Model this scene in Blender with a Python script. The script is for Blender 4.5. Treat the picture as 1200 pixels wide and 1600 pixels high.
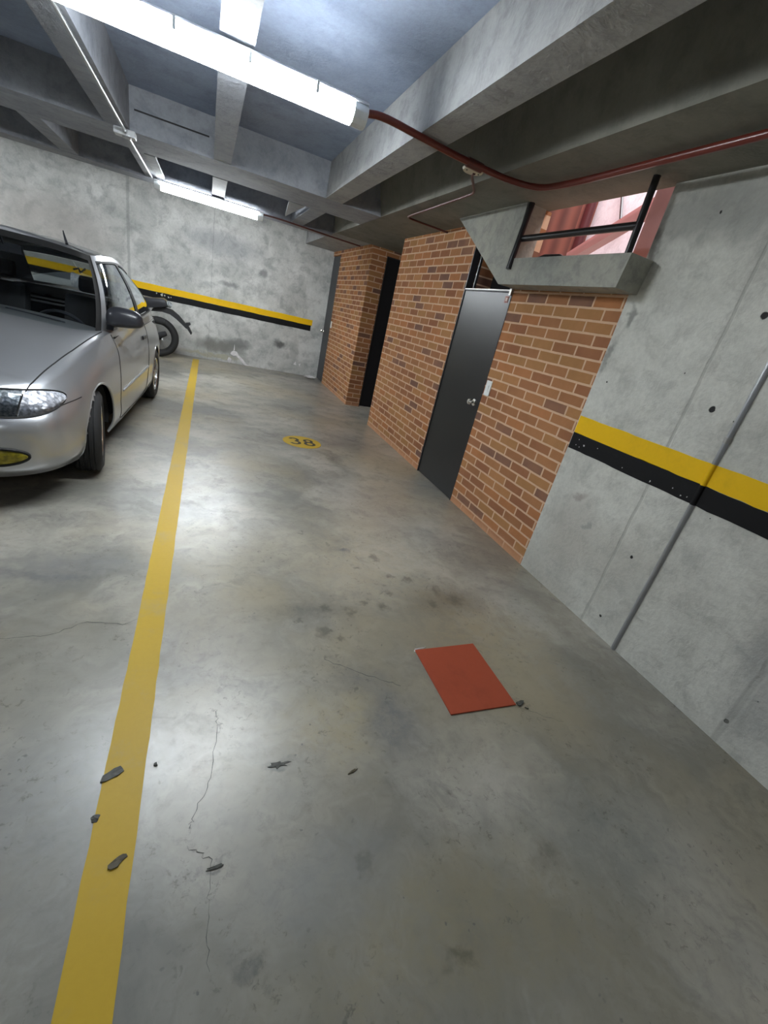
import bpy, bmesh, math, random
import numpy as np
from mathutils import Vector, Matrix
from mathutils.bvhtree import BVHTree
random.seed(7)
SC = bpy.context.scene
for o in list(bpy.data.objects): bpy.data.objects.remove(o)
COL = SC.collection

# ------------------------------------------------------------------ camera, world, exposure
cd = bpy.data.cameras.new('camera'); cam = bpy.data.objects.new('camera', cd); COL.objects.link(cam)
_R = [[0.91608364, -0.33864642, 0.21473093], [0.04389236, -0.44760229, -0.89315489], [0.39857776, 0.82762963, -0.39517714]]
cam.matrix_world = Matrix(((_R[0][0], -_R[1][0], -_R[2][0], 0), (_R[0][1], -_R[1][1], -_R[2][1], 0),
                           (_R[0][2], -_R[1][2], -_R[2][2], 1.319643), (0, 0, 0, 1)))
cd.sensor_fit = 'VERTICAL'; cd.sensor_height = 36.0; cd.lens = 672.9102 / 1600 * 36; cd.clip_start = 0.02
SC.camera = cam
w = bpy.data.worlds.new('daylight'); SC.world = w; w.use_nodes = True
w.node_tree.nodes['Background'].inputs[0].default_value = (0.85, 0.92, 1.0, 1)
w.node_tree.nodes['Background'].inputs[1].default_value = 1.0
SC.view_settings.view_transform = 'Standard'; SC.view_settings.look = 'None'
SC.view_settings.gamma = 1; SC.view_settings.use_curve_mapping = False
SC.view_settings.exposure = 2.42
LAMP = 17.0            # strength of the fluorescent diffusers
LAMP_COL = (0.91, 0.965, 1.0)

def area_light(name, loc, rot, size, size_y, energy, color):
    l = bpy.data.lights.new(name, 'AREA'); l.shape = 'RECTANGLE'; l.size = size; l.size_y = size_y
    l.energy = energy; l.color = color
    o = bpy.data.objects.new(name, l); o.location = loc; o.rotation_euler = rot; COL.objects.link(o); return o
area_light('stairwell_daylight', (2.9, 3.2, 4.35), (0, 0, 0), .9, 3.0, 27, (1.0, 0.93, 0.96))

# ------------------------------------------------------------------ node helpers
class NT:
    def __init__(s, name):
        s.m = bpy.data.materials.new(name); s.m.use_nodes = True; s.t = s.m.node_tree
        s.b = s.t.nodes['Principled BSDF']; s.out = s.t.nodes['Material Output']
    def n(s, typ, **k):
        x = s.t.nodes.new(typ)
        for a, v in k.items(): setattr(x, a, v)
        return x
    def link(s, a, b): s.t.links.new(a, b)
    def set(s, sock, v):
        if isinstance(v, bpy.types.NodeSocket): s.link(v, sock)
        elif isinstance(v, (tuple, list)) and len(v) == 3 and sock.type == 'RGBA': sock.default_value = (*v, 1)
        else: sock.default_value = v
    def pos(s): return s.n('ShaderNodeNewGeometry').outputs['Position']
    def obj(s): return s.n('ShaderNodeTexCoord').outputs['Object']
    def noise(s, vec, scale, detail=4, rough=.55, dist=0, out='Fac'):
        x = s.n('ShaderNodeTexNoise'); s.link(vec, x.inputs['Vector'])
        x.inputs['Scale'].default_value = scale; x.inputs['Detail'].default_value = detail
        x.inputs['Roughness'].default_value = rough; x.inputs['Distortion'].default_value = dist
        return x.outputs[out]
    def ramp(s, fac, a, b, smooth=True):
        x = s.n('ShaderNodeMapRange'); x.interpolation_type = 'SMOOTHSTEP' if smooth else 'LINEAR'
        s.link(fac, x.inputs['Value']); x.inputs['From Min'].default_value = a; x.inputs['From Max'].default_value = b
        return x.outputs['Result']
    def mix(s, f, a, b, mode='MIX'):
        x = s.n('ShaderNodeMix', data_type='RGBA', blend_type=mode)
        s.set(x.inputs[0], f); s.set(x.inputs[6], a); s.set(x.inputs[7], b); return x.outputs[2]
    def math(s, op, a, b=0.0):
        x = s.n('ShaderNodeMath', operation=op); s.set(x.inputs[0], a); s.set(x.inputs[1], b); return x.outputs[0]
    def vmath(s, op, a, b):
        x = s.n('ShaderNodeVectorMath', operation=op); s.set(x.inputs[0], a); s.set(x.inputs[1], b); return x
    def bump(s, h, strength, dist=.01):
        x = s.n('ShaderNodeBump'); x.inputs['Strength'].default_value = strength; x.inputs['Distance'].default_value = dist
        s.link(h, x.inputs['Height']); s.link(x.outputs[0], s.b.inputs['Normal'])
    def warp(s, vec, scale, amp, detail=3):
        c = s.noise(vec, scale, detail, .6, 0, 'Color')
        d = s.vmath('SUBTRACT', c, (.5, .5, .5)).outputs[0]
        m = s.n('ShaderNodeVectorMath', operation='SCALE'); s.link(d, m.inputs[0]); m.inputs['Scale'].default_value = amp
        return s.vmath('ADD', vec, m.outputs[0]).outputs[0]
    def blob(s, vec, c, r, a=0.0, b=1.0):
        d = s.vmath('SUBTRACT', vec, c).outputs[0]
        e = s.vmath('DIVIDE', d, r).outputs[0]
        l = s.n('ShaderNodeVectorMath', operation='LENGTH'); s.link(e, l.inputs[0])
        x = s.n('ShaderNodeMapRange'); x.interpolation_type = 'SMOOTHSTEP'; s.link(l.outputs['Value'], x.inputs['Value'])
        x.inputs['From Min'].default_value = b; x.inputs['From Max'].default_value = a
        return x.outputs['Result']
    def done(s, col=None, rough=None, metal=None, spec=None):
        if col is not None: s.set(s.b.inputs['Base Color'], col)
        if rough is not None: s.set(s.b.inputs['Roughness'], rough)
        if metal is not None: s.set(s.b.inputs['Metallic'], metal)
        if spec is not None: s.set(s.b.inputs['Specular IOR Level'], spec)
        return s.m

def simple(name, col, rough=.5, metal=0., var=.12, scale=30, bump=0, spec=.5):
    t = NT(name); v = t.obj(); n = t.noise(v, scale, 3)
    dark = tuple(c * (1 - var) for c in col); lite = tuple(min(1, c * (1 + var)) for c in col)
    t.done(t.mix(n, dark, lite), rough, metal, spec)
    if bump: t.bump(n, bump, .002)
    return t.m

def concrete(name, base, dark, lite, rough=.8, s1=1.3, s2=7, bump=.35, blobs=(), holes=(), seams=(), tan=None):
    t = NT(name); p = t.pos(); wp = t.warp(p, 3, .25)
    a = t.ramp(t.noise(wp, s1, 5, .6), .35, .68); b = t.ramp(t.noise(wp, s2, 6, .65), .42, .72); c = t.ramp(t.noise(p, 55, 3, .6), .3, .7)
    col = t.mix(a, base, lite); col = t.mix(t.math('MULTIPLY', b, .55), col, dark)
    if tan: col = t.mix(t.math('MULTIPLY', t.ramp(t.noise(wp, .9, 3, .5), .45, .7), .7), col, tan)
    col = t.mix(t.math('MULTIPLY', c, .12), col, (.1, .1, .1))
    wb = t.warp(p, 9, .16)
    for (ctr, rad, cc, k) in blobs:
        col = t.mix(t.math('MULTIPLY', t.blob(wb, ctr, rad, .3, 1.1), k), col, cc)
    h = t.math('ADD', t.math('MULTIPLY', a, .5), t.math('ADD', t.math('MULTIPLY', b, .4), t.math('MULTIPLY', c, .12)))
    wh = t.warp(p, 60, .012)
    for (ctr, r) in holes:
        m = t.blob(wh, ctr, (r, r, r), .75, 1.0)
        col = t.mix(m, col, (.012, .012, .012)); h = t.math('SUBTRACT', h, t.math('MULTIPLY', m, 3.))
    for (axis, val, wd, k) in seams:
        sep = t.n('ShaderNodeSeparateXYZ'); t.link(t.warp(p, 5, .02), sep.inputs[0])
        d = t.math('ABSOLUTE', t.math('SUBTRACT', sep.outputs[axis], val))
        m = t.math('MULTIPLY', t.math('SUBTRACT', 1.0, t.ramp(d, wd * .3, wd)), k)
        col = t.mix(m, col, dark); h = t.math('SUBTRACT', h, m)
    t.bump(h, bump, .012)
    return t.done(col, rough)

# ------------------------------------------------------------------ materials
G = lambda v, r=1., b=1.: (v * r, v, v * b)
def floor_mat():
    t = NT('polished_concrete_floor'); p = t.pos(); wp = t.warp(p, 2.2, .45, 4)
    a = t.ramp(t.noise(wp, 1.1, 6, .62), .36, .66)
    b = t.ramp(t.noise(wp, 4.5, 7, .68), .45, .75)
    f = t.ramp(t.noise(t.warp(p, 12, .1), 22, 6, .75), .5, .8)
    tan = t.ramp(t.noise(wp, .8, 4, .55), .42, .66)
    col = t.mix(a, (.175, .170, .150), (.43, .41, .355))
    col = t.mix(t.math('MULTIPLY', tan, .75), col, (.335, .285, .19))
    col = t.mix(t.math('MULTIPLY', b, .6), col, (.125, .122, .11))
    col = t.mix(t.math('MULTIPLY', f, .5), col, (.14, .135, .12))
    wb = t.warp(p, 5, .3, 5); wc = t.warp(p, 22, .12, 4)
    rag = t.math('ADD', .5, t.math('MULTIPLY', t.ramp(t.noise(t.warp(p, 8, .1), 13, 6, .75), .38, .62), .5))
    for (x, y, rx, ry, cc, k, v) in [
        (.60, .36, .55, .22, (.27, .235, .15), .6, wb), (.95, .28, .35, .3, (.25, .22, .15), .5, wb), (.5, 1.0, .28, .2, (.34, .29, .18), .7, wb),
        (.70, .98, .12, .24, (.13, .135, .145), .75, wb), (.60, 1.18, .12, .08, (.12, .125, .135), .55, wb),
        (1.25, .45, .3, .22, (.16, .17, .165), .6, wb), (1.7, .9, .3, .35, (.19, .175, .14), .65, wb), (1.95, 1.4, .16, .9, (.22, .19, .14), .6, wb),
        (1.35, 1.35, .5, .35, (.30, .25, .16), .7, wb), (1.25, 1.66, .3, .16, (.10, .085, .06), .8, wc), (.95, 2.0, .7, .7, (.40, .345, .245), .6, wb), (1.45, 1.15, .35, .5, (.33, .28, .19), .6, wb),
        (.50, 1.62, .25, .08, (.10, .10, .09), .6, wc), (.45, 2.2, .3, .25, (.42, .39, .31), .5, wb), (1.3, 2.9, .45, .5, (.27, .235, .20), .6, wb),
        (.85, 2.19, .045, .04, (.10, .11, .12), .95, wc), (1.22, 3.92, .1, .25, (.10, .09, .07), .8, wc), (1.6, 4.6, .4, .6, (.21, .20, .19), .6, wb),
        (.1, 5.2, .9, .22, (.15, .155, .155), .7, wb), (1.1, 6.2, .8, .3, (.17, .17, .165), .6, wb), (.4, 7.7, 1.2, .3, (.27, .26, .2), .5, wb), (1.6, 7.6, .5, .7, (.18, .175, .16), .6, wb),
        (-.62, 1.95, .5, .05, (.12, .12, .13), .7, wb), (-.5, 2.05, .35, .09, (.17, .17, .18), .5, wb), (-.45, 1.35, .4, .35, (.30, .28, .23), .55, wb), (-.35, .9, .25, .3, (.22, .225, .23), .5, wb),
        (.46, .556, .022, .04, (.12, .11, .08), .9, wc), (.15, .43, .05, .035, (.09, .095, .09), .75, wc), (.13, .31, .03, .035, (.09, .09, .08), .8, wc), (.35, .56, .3, .14, (.21, .215, .215), .55, wb),
        (1.0, .43, .07, .06, (.13, .12, .1), .7, wc), (.62, .31, .05, .03, (.11, .1, .07), .8, wc), (.27, .88, .07, .025, (.12, .13, .12), .85, wc), (.085, .64, .05, .012, (.10, .1, .1), .8, wc)]:
        col = t.mix(t.math('MULTIPLY', t.math('MULTIPLY', t.blob(v, (x, y, 0), (rx, ry, 1), .15, 1.2), rag), k), col, cc)
    s1 = t.ramp(t.noise(t.warp(p, 18, .08), 34, 5, .7), .56, .68); s2 = t.ramp(t.noise(p, 2.6, 3), .42, .6)
    col = t.mix(t.math('MULTIPLY', t.math('MULTIPLY', s1, s2), .6), col, (.085, .08, .065))
    for (x, y, q) in [(.72, 1.60, .03), (.60, 1.63, .026), (.81, 1.66, .02), (.9, 1.63, .03), (.55, 1.47, .035), (.62, 1.41, .022), (.98, 1.74, .025), (.45, 1.56, .02), (1.05, 1.9, .022), (1.15, 1.86, .03), (.88, 2.0, .02), (1.28, 1.75, .04), (1.36, 1.66, .05), (1.2, 1.62, .03), (.62, 2.4, .012), (.75, 2.26, .014), (1.02, 2.1, .03)]:
        col = t.mix(t.math('MULTIPLY', t.blob(wc, (x, y, 0), (q, q * 1.3, 1), .2, 1.3), .6), col, (.075, .07, .055))
    # fine pits around the worn patch by the yellow line
    vo = t.n('ShaderNodeTexVoronoi'); t.link(t.warp(p, 30, .03), vo.inputs['Vector']); vo.inputs['Scale'].default_value = 26
    pit = t.math('MULTIPLY', t.math('SUBTRACT', 1., t.ramp(vo.outputs['Distance'], .06, .14)), t.ramp(t.noise(p, 3.5, 4), .52, .62))
    col = t.mix(t.math('MULTIPLY', pit, .7), col, (.09, .09, .09))
    h = t.math('SUBTRACT', t.math('ADD', t.math('MULTIPLY', a, .25), t.math('MULTIPLY', f, .2)), pit)
    t.bump(h, .12, .004)
    r = t.math('ADD', .315, t.math('ADD', t.math('MULTIPLY', b, .14), t.math('MULTIPLY', f, .12)))
    return t.done(col, r, spec=.75)

def brick_mat(name, axis, c1, c2, mort, seed=0.):
    t = NT(name); p = t.pos(); sep = t.n('ShaderNodeSeparateXYZ'); t.link(t.warp(p, 9, .006), sep.inputs[0])
    com = t.n('ShaderNodeCombineXYZ'); t.link(sep.outputs[axis], com.inputs[0]); t.link(sep.outputs[2], com.inputs[1])
    v = t.vmath('ADD', com.outputs[0], (seed, .012, 0)).outputs[0]
    def br(a, b, m):
        x = t.n('ShaderNodeTexBrick'); t.link(v, x.inputs['Vector']); x.inputs['Scale'].default_value = 1
        x.inputs['Brick Width'].default_value = .214; x.inputs['Row Height'].default_value = .0695
        x.inputs['Mortar Size'].default_value = .0075; x.inputs['Mortar Smooth'].default_value = .25; x.inputs['Bias'].default_value = 0
        x.inputs['Color1'].default_value = (*a, 1); x.inputs['Color2'].default_value = (*b, 1); x.inputs['Mortar'].default_value = (*m, 1); return x
    k = br((0, 0, 0), (1, 1, 1), (0, 0, 0)); rnd = k.outputs['Color']
    n1 = t.noise(p, 22, 5, .7); n2 = t.ramp(t.noise(p, 2.4, 4), .35, .7)
    cr = t.n('ShaderNodeValToRGB'); t.link(rnd, cr.inputs[0]); e = cr.color_ramp; e.interpolation = 'CONSTANT'
    e.elements[0].position = 0; e.elements[0].color = (*c1, 1); e.elements[1].position = .82; e.elements[1].color = (*c2, 1)
    for q, f in ((.18, (1.1, .98, .9)), (.34, (.82, .8, .86)), (.5, (1.0, 1.12, 1.0)), (.64, (.72, .66, .78)), (.93, (1.15, 1.2, 1.1))):
        z = e.elements.new(q); z.color = (c1[0] * f[0], c1[1] * f[1], c1[2] * f[2], 1)
    col = t.mix(t.math('MULTIPLY', n1, .55), cr.outputs[0], tuple(x * .55 for x in c1))
    col = t.mix(t.math('MULTIPLY', n2, .3), col, tuple(x * 1.25 for x in c1))
    low = t.math('SUBTRACT', 1., t.ramp(t.math('ADD', sep.outputs[2], t.math('MULTIPLY', n1, .08)), .04, .13))
    mc = t.mix(n1, mort, tuple(x * .72 for x in mort))
    col = t.mix(k.outputs['Fac'], col, mc); col = t.mix(t.math('MULTIPLY', low, .75), col, (mort[0] * .78, mort[1] * .62, mort[2] * .55))
    h = t.math('ADD', t.math('MULTIPLY', k.outputs['Fac'], -1.), t.math('MULTIPLY', n1, .3))
    t.bump(h, .6, .008)
    return t.done(col, .85, spec=.12)

M = {}
M['floor'] = floor_mat()
holes = [((2.1, y, z), r) for y, z, r in [(1.295, 1.677, .017), (1.308, 1.283, .015), (1.324, .493, .010), (1.329, .105, .009), (.624, .114, .011), (1.2, 1.257, .004), (.581, .276, .004),
         (1.927, 1.284, .006), (1.695, 2.083, .007), (1.509, 1.408, .004), (1.085, .847, .004), (1.456, 1.232, .003), (.6, 1.68, .013), (.62, 1.28, .013), (1.02, .98, .003), (1.7, .86, .003), (1.42, .8, .003)]]
M['conc_right'] = concrete('wall_concrete_right', (.54, .54, .49), (.33, .33, .30), (.66, .66, .60), .8, 1.5, 8, .45,
    blobs=[((2.1, 1.95, 1.62), (.3, .04, .07), (.13, .13, .12), .7), ((2.1, 2.0, 1.4), (.3, .03, .12), (.16, .16, .145), .6), ((2.1, 1.98, 1.95), (.3, .05, .2), (.10, .10, .09), .6),
           ((2.1, 1.6, 2.1), (.3, .6, .18), (.20, .205, .19), .6), ((2.1, .55, .45), (.3, .22, .5), (.24, .245, .24), .55), ((2.1, 1.75, .4), (.3, .25, .3), (.45, .42, .37), .4),
           ((2.1, 1.78, .63), (.3, .06, .03), (.27, .22, .2), .6), ((2.1, 1.65, .5), (.3, .02, .04), (.2, .2, .19), .5)],
    holes=holes, seams=[(1, 1.42, .012, .45), (1, .62, .02, .4)], tan=(.38, .36, .31))
M['conc_back'] = concrete('wall_concrete_back', (.47, .475, .45), (.19, .195, .19), (.66, .66, .63), .85, 2.2, 6.5, .5,
    blobs=[((.25, 8.95, .26), (.55, .3, .16), (.17, .17, .15), .85), ((.6, 8.95, .36), (.28, .3, .12), (.16, .165, .155), .8), ((1.31, 8.95, .5), (.14, .3, .09), (.10, .10, .095), .9),
           ((.1, 8.95, .09), (.7, .3, .05), (.36, .32, .2), .6), ((-.55, 8.95, .3), (.3, .3, .2), (.22, .22, .2), .5), ((.35, 8.95, 1.32), (.2, .3, .06), (.17, .17, .17), .7),
           ((1.6, 8.95, .45), (.1, .3, .4), (.3, .3, .28), .5), ((.9, 8.95, 1.62), (.12, .3, .09), (.19, .19, .19), .8), ((.2, 8.95, 1.9), (.8, .3, .25), (.26, .27, .28), .55), ((-2.2, 8.95, 1.5), (1.1, .3, .6), (.42, .39, .36), .6)],
    seams=[(0, -1.18, .03, .45), (0, .06, .012, .25)])
M['conc_slab'] = concrete('ceiling_concrete', (.25, .30, .40), (.17, .205, .28), (.32, .375, .48), .85, 1.1, 5, .35)  # bluish lamp glow is put into the slab tint
M['conc_beam'] = concrete('beam_concrete', (.33, .335, .335), (.17, .175, .175), (.41, .41, .40), .85, 1.7, 9, .45)
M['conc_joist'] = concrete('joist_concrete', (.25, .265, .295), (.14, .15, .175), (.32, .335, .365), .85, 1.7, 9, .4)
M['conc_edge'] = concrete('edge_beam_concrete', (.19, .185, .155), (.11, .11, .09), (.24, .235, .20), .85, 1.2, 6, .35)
M['conc_lamplit'] = concrete('lamplit_concrete', (.25, .255, .26), (.18, .185, .185), (.30, .305, .31), .8, 6, 25, .2)  # joist concrete made paler where the lamps light it
M['conc_ledge'] = concrete('stair_concrete', (.38, .375, .32), (.17, .175, .16), (.33, .335, .30), .8, 2.5, 10, .3)
M['brick_near'] = brick_mat('brick_side', 1, (.42, .195, .088), (.17, .10, .085), (.74, .50, .33))
M['brick_end'] = brick_mat('brick_end', 0, (.42, .195, .088), (.17, .10, .085), (.74, .50, .33), .05)

def paint_mat(name, col, wear, k=.5, rough=.55, scale=7):
    t = NT(name); p = t.pos(); n = t.noise(t.warp(p, 20, .05), scale, 6, .7); f = t.noise(p, 60, 3)
    c = t.mix(t.math('MULTIPLY', t.ramp(n, .5, .75), k), col, wear); c = t.mix(t.math('MULTIPLY', f, .2), c, tuple(x * .6 for x in col))
    t.bump(f, .15, .002); return t.done(c, rough, spec=.2)
M['yellow_floor'] = paint_mat('yellow_floor_paint', (.54, .36, .035), (.43, .33, .12), .8, .45, 4)
M['yellow_band'] = paint_mat('yellow_wall_paint', (.86, .52, .006), (.66, .40, .012), .5, .5)
M['black_band'] = paint_mat('black_wall_paint', (.006, .006, .007), (.014, .014, .015), .7, .6)
M['chip'] = simple('chipped_plaster', (.5, .5, .48), .8)
M['door'] = simple('black_door_enamel', (.012, .012, .0125), .36, 0, .2, 60, .04)
M['door_dark'] = simple('dark_grey_door_enamel', (.035, .037, .042), .4, 0, .15, 40)
M['frame'] = simple('door_frame_steel', (.03, .03, .033), .4, .2)
M['bare_metal'] = simple('bare_steel', (.38, .37, .35), .4, .8)
M['chrome'] = simple('polished_metal', (.75, .74, .7), .15, 1.)
M['dark'] = simple('dark_void', (.008, .008, .010), .9)
M['plate'] = simple('white_switch_plastic', (.78, .80, .78), .35)
M['cream'] = simple('cream_plastic', (.62, .60, .48), .5)
M['sticker'] = simple('sticker_red', (.25, .05, .03), .5)
M['sticker2'] = simple('sticker_light', (.6, .45, .38), .5)
M['redpipe'] = simple('red_painted_conduit', (.15, .026, .018), .28, 0, .25, 12)
M['brownpipe'] = simple('brown_painted_conduit', (.11, .035, .03), .35, 0, .25, 12)
M['greypipe'] = simple('grey_conduit', (.35, .36, .37), .28, .6, .15, 14)
M['hatch'] = paint_mat('red_hatch_paint', (.37, .075, .036), (.26, .055, .03), .6, .5, 5)
M['blackpaint'] = simple('black_number_paint', (.03, .03, .022), .6)
M['housing'] = simple('lamp_housing', (.62, .64, .66), .4)
M['cap'] = simple('lamp_end_cap', (.80, .84, .86), .25, 0, .08, 50)
M['rail'] = simple('black_rail_paint', (.012, .011, .013), .3)
M['flake'] = simple('grey_flake', (.07, .072, .062), .6, 0, .6, 60)
M['flake_b'] = simple('brown_flake', (.085, .07, .04), .6, 0, .6, 60)
M['white_bits'] = simple('white_crumple', (.72, .70, .70), .6, 0, .3, 20)
M['pinkwall'] = concrete('stairwell_white_wall', (.78, .74, .78), (.6, .55, .58), (.85, .82, .85), .7, 2, 9, .2)
M['pinkbeam'] = simple('pink_stair_beam', (.50, .27, .26), .5, 0, .15, 6)
M['stairred'] = simple('dark_red_post', (.06, .009, .011), .4)
def tile_mat():
    t = NT('red_clay_cladding'); p = t.pos(); sp = t.n('ShaderNodeSeparateXYZ'); t.link(p, sp.inputs[0]); cb = t.n('ShaderNodeCombineXYZ'); t.link(t.math('ADD', sp.outputs[0], sp.outputs[1]), cb.inputs[0]); wv = t.n('ShaderNodeTexWave', wave_type='BANDS', bands_direction='X'); t.link(cb.outputs[0], wv.inputs['Vector'])
    wv.inputs['Scale'].default_value = 2.6; wv.inputs['Distortion'].default_value = .6; n = t.noise(p, 6, 4)
    c = t.mix(wv.outputs['Fac'], (.11, .032, .024), (.27, .09, .062)); c = t.mix(t.math('MULTIPLY', n, .4), c, (.30, .13, .10)); t.bump(wv.outputs['Fac'], .5, .02); return t.done(c, .6)
M['cladding'] = tile_mat()
def emit(name, col, st):
    t = NT(name); t.b.inputs['Base Color'].default_value = (.9, .9, .9, 1); t.b.inputs['Emission Color'].default_value = (*col, 1)
    t.b.inputs['Emission Strength'].default_value = st; t.b.inputs['Roughness'].default_value = .4; return t.m
M['tube'] = emit('lit_diffuser', LAMP_COL, LAMP); M['tube_far'] = emit('lit_diffuser_new_tube', LAMP_COL, LAMP * 1.15); M['tube_added'] = emit('lit_diffuser_added_dim', LAMP_COL, LAMP * .22)  # the dimmed copy serves the added lamps behind the camera

# car + motorcycle
def car_paint():
    t = NT('silver_car_paint'); p = t.obj(); n = t.noise(p, 900, 2); d = t.noise(p, 4, 4)
    c = t.mix(n, (.43, .44, .46), (.50, .51, .53)); c = t.mix(t.math('MULTIPLY', d, .12), c, (.28, .275, .26))
    t.b.inputs['Coat Weight'].default_value = .8; t.b.inputs['Coat Roughness'].default_value = .06
    return t.done(c, .32, .75)
M['car'] = car_paint()
M['seam'] = simple('panel_gap', (.010, .010, .010), .7)
M['blackplastic'] = simple('black_mirror_plastic', (.020, .021, .026), .3, 0, .1, 30)
M['rubber'] = simple('tyre_rubber', (.013, .013, .0135), .75, 0, .2, 40)
M['well'] = simple('wheel_well', (.012, .012, .012), .9)
M['interior'] = simple('dark_interior', (.008, .008, .009), .7)
M['interior2'] = simple('seat_cloth', (.018, .018, .020), .85)
M['alloy'] = simple('wheel_alloy', (.6, .6, .6), .25, .9)
def glass(name, tint, rough=.0):
    t = NT(name); t.b.inputs['Transmission Weight'].default_value = 1; t.b.inputs['IOR'].default_value = 1.12
    n = t.noise(t.obj(), 5, 2); return t.done(t.mix(n, tint, tuple(x * .95 for x in tint)), rough)
def pane(name, tint, refl=1.0):
    t = NT(name); tr = t.n('ShaderNodeBsdfTransparent'); tr.inputs[0].default_value = (*tint, 1)
    gl = t.n('ShaderNodeBsdfGlossy'); gl.inputs['Roughness'].default_value = .02; gl.inputs[0].default_value = (.9, .95, 1, 1)
    fr = t.n('ShaderNodeFresnel'); fr.inputs['IOR'].default_value = 1.5
    mx = t.n('ShaderNodeMixShader'); t.link(t.math('MULTIPLY', fr.outputs[0], refl), mx.inputs[0])
    t.link(tr.outputs[0], mx.inputs[1]); t.link(gl.outputs[0], mx.inputs[2]); t.link(mx.outputs[0], t.out.inputs['Surface']); return t.m
M['windscreen'] = pane('windscreen_glass', (.80, .84, .84), .6)
M['sideglass'] = pane('side_window_glass', (.42, .46, .45), 2.2)
M['lens'] = pane('clear_lens', (.92, .93, .94), 1.6)
def refl_mat(name, a, b, sc=60):
    t = NT(name); p = t.obj(); v = t.n('ShaderNodeTexVoronoi'); t.link(p, v.inputs['Vector']); v.inputs['Scale'].default_value = sc / 2
    n = t.noise(p, sc, 2); c = t.mix(t.ramp(n, .35, .65), a, b); t.bump(v.outputs['Distance'], .7, .01); return t.done(c, .3, .25)
M['reflector'] = refl_mat('lamp_reflector', (.38, .38, .40), (.80, .79, .82))
M['reflector_d'] = refl_mat('headlamp_reflector', (.10, .12, .13), (.40, .42, .43))
M['foglamp'] = refl_mat('amber_fog_lens', (.30, .25, .015), (.16, .13, .01), 30)

# ------------------------------------------------------------------ mesh helpers
class MB:
    def __init__(s): s.v = []; s.f = []
    def add(s, vs, fs):
        b = len(s.v); s.v += [tuple(x) for x in vs]; s.f += [tuple(i + b for i in f) for f in fs]; return s
    def box(s, x0, x1, y0, y1, z0, z1, mtx=None):
        vs = [Vector(p) for p in ((x0, y0, z0), (x1, y0, z0), (x1, y1, z0), (x0, y1, z0), (x0, y0, z1), (x1, y0, z1), (x1, y1, z1), (x0, y1, z1))]
        if mtx: vs = [mtx @ v for v in vs]
        return s.add(vs, [(0, 3, 2, 1), (4, 5, 6, 7), (0, 1, 5, 4), (1, 2, 6, 5), (2, 3, 7, 6), (3, 0, 4, 7)])
    def tube(s, pts, r, n=10, cap=True):
        pts = [Vector(p) for p in pts]; rs = r if isinstance(r, (list, tuple)) else [r] * len(pts)
        b = len(s.v); up = None
        for i, p in enumerate(pts):
            d = (pts[min(i + 1, len(pts) - 1)] - pts[max(i - 1, 0)]).normalized()
            if up is None: up = Vector((0, 0, 1)) if abs(d.z) < .9 else Vector((1, 0, 0))
            a = d.cross(up).normalized(); c = a.cross(d).normalized(); up = c
            for k in range(n):
                t = 2 * math.pi * k / n; s.v.append(tuple(p + (a * math.cos(t) + c * math.sin(t)) * rs[i]))
        for i in range(len(pts) - 1):
            for k in range(n):
                s.f.append((b + i * n + k, b + i * n + (k + 1) % n, b + (i + 1) * n + (k + 1) % n, b + (i + 1) * n + k))
        if cap: s.f.append(tuple(b + k for k in reversed(range(n)))); s.f.append(tuple(b + (len(pts) - 1) * n + k for k in range(n)))
        return s
    def lathe(s, prof, mtx=None, n=32, a0=0, a1=2 * math.pi):
        """prof = (radius, height); axis +Z, then mtx"""
        full = abs(a1 - a0 - 2 * math.pi) < 1e-6; m = n if full else n + 1; b = len(s.v)
        for r, h in prof:
            for k in range(m):
                t = a0 + (a1 - a0) * k / n; v = Vector((r * math.cos(t), r * math.sin(t), h)); s.v.append(tuple(mtx @ v if mtx else v))
        for i in range(len(prof) - 1):
            for k in range(n):
                k2 = (k + 1) % m; s.f.append((b + i * m + k, b + i * m + k2, b + (i + 1) * m + k2, b + (i + 1) * m + k))
        return s
    def prism(s, poly, axis, a, b):
        """poly in the other two axes in order, extruded along axis from a to b"""
        def P(u, v, w): return {'X': (w, u, v), 'Y': (u, w, v), 'Z': (u, v, w)}[axis]
        n = len(poly); vs = [P(u, v, a) for u, v in poly] + [P(u, v, b) for u, v in poly]
        return s.add(vs, [tuple(range(n)), tuple(range(2 * n - 1, n - 1, -1))] + [(i, i + n, (i + 1) % n + n, (i + 1) % n) for i in range(n)])
    def grid(s, rows):
        b = len(s.v); m = len(rows[0])
        for r in rows: s.v += [tuple(p) for p in r]
        for i in range(len(rows) - 1):
            for k in range(m - 1): s.f.append((b + i * m + k, b + i * m + k + 1, b + (i + 1) * m + k + 1, b + (i + 1) * m + k))
        return s
    def build(s, name, mat, parent=None, smooth=False, bevel=0, flip=False, recalc=True, weld=0):
        me = bpy.data.meshes.new(name); me.from_pydata(s.v, [], s.f); bm = bmesh.new(); bm.from_mesh(me)
        if weld: bmesh.ops.remove_doubles(bm, verts=bm.verts, dist=weld)
        if recalc: bmesh.ops.recalc_face_normals(bm, faces=bm.faces)
        if bevel: bmesh.ops.bevel(bm, geom=[e for e in bm.edges if len(e.link_faces) == 2 and e.calc_face_angle(0) > .5], offset=bevel, segments=2, affect='EDGES', profile=.6)
        bm.to_mesh(me); bm.free(); me.materials.append(mat)
        if smooth:
            for p in me.polygons: p.use_smooth = True
            try: me.set_sharp_from_angle(angle=math.radians(42))
            except Exception: pass
        o = bpy.data.objects.new(name, me); COL.objects.link(o)
        if parent: o.parent = parent
        return o
def empty(name, loc=(0, 0, 0), rz=0.):
    o = bpy.data.objects.new(name, None); o.empty_display_size = .1; o.location = loc; o.rotation_euler = (0, 0, rz); COL.objects.link(o); return o
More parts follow.
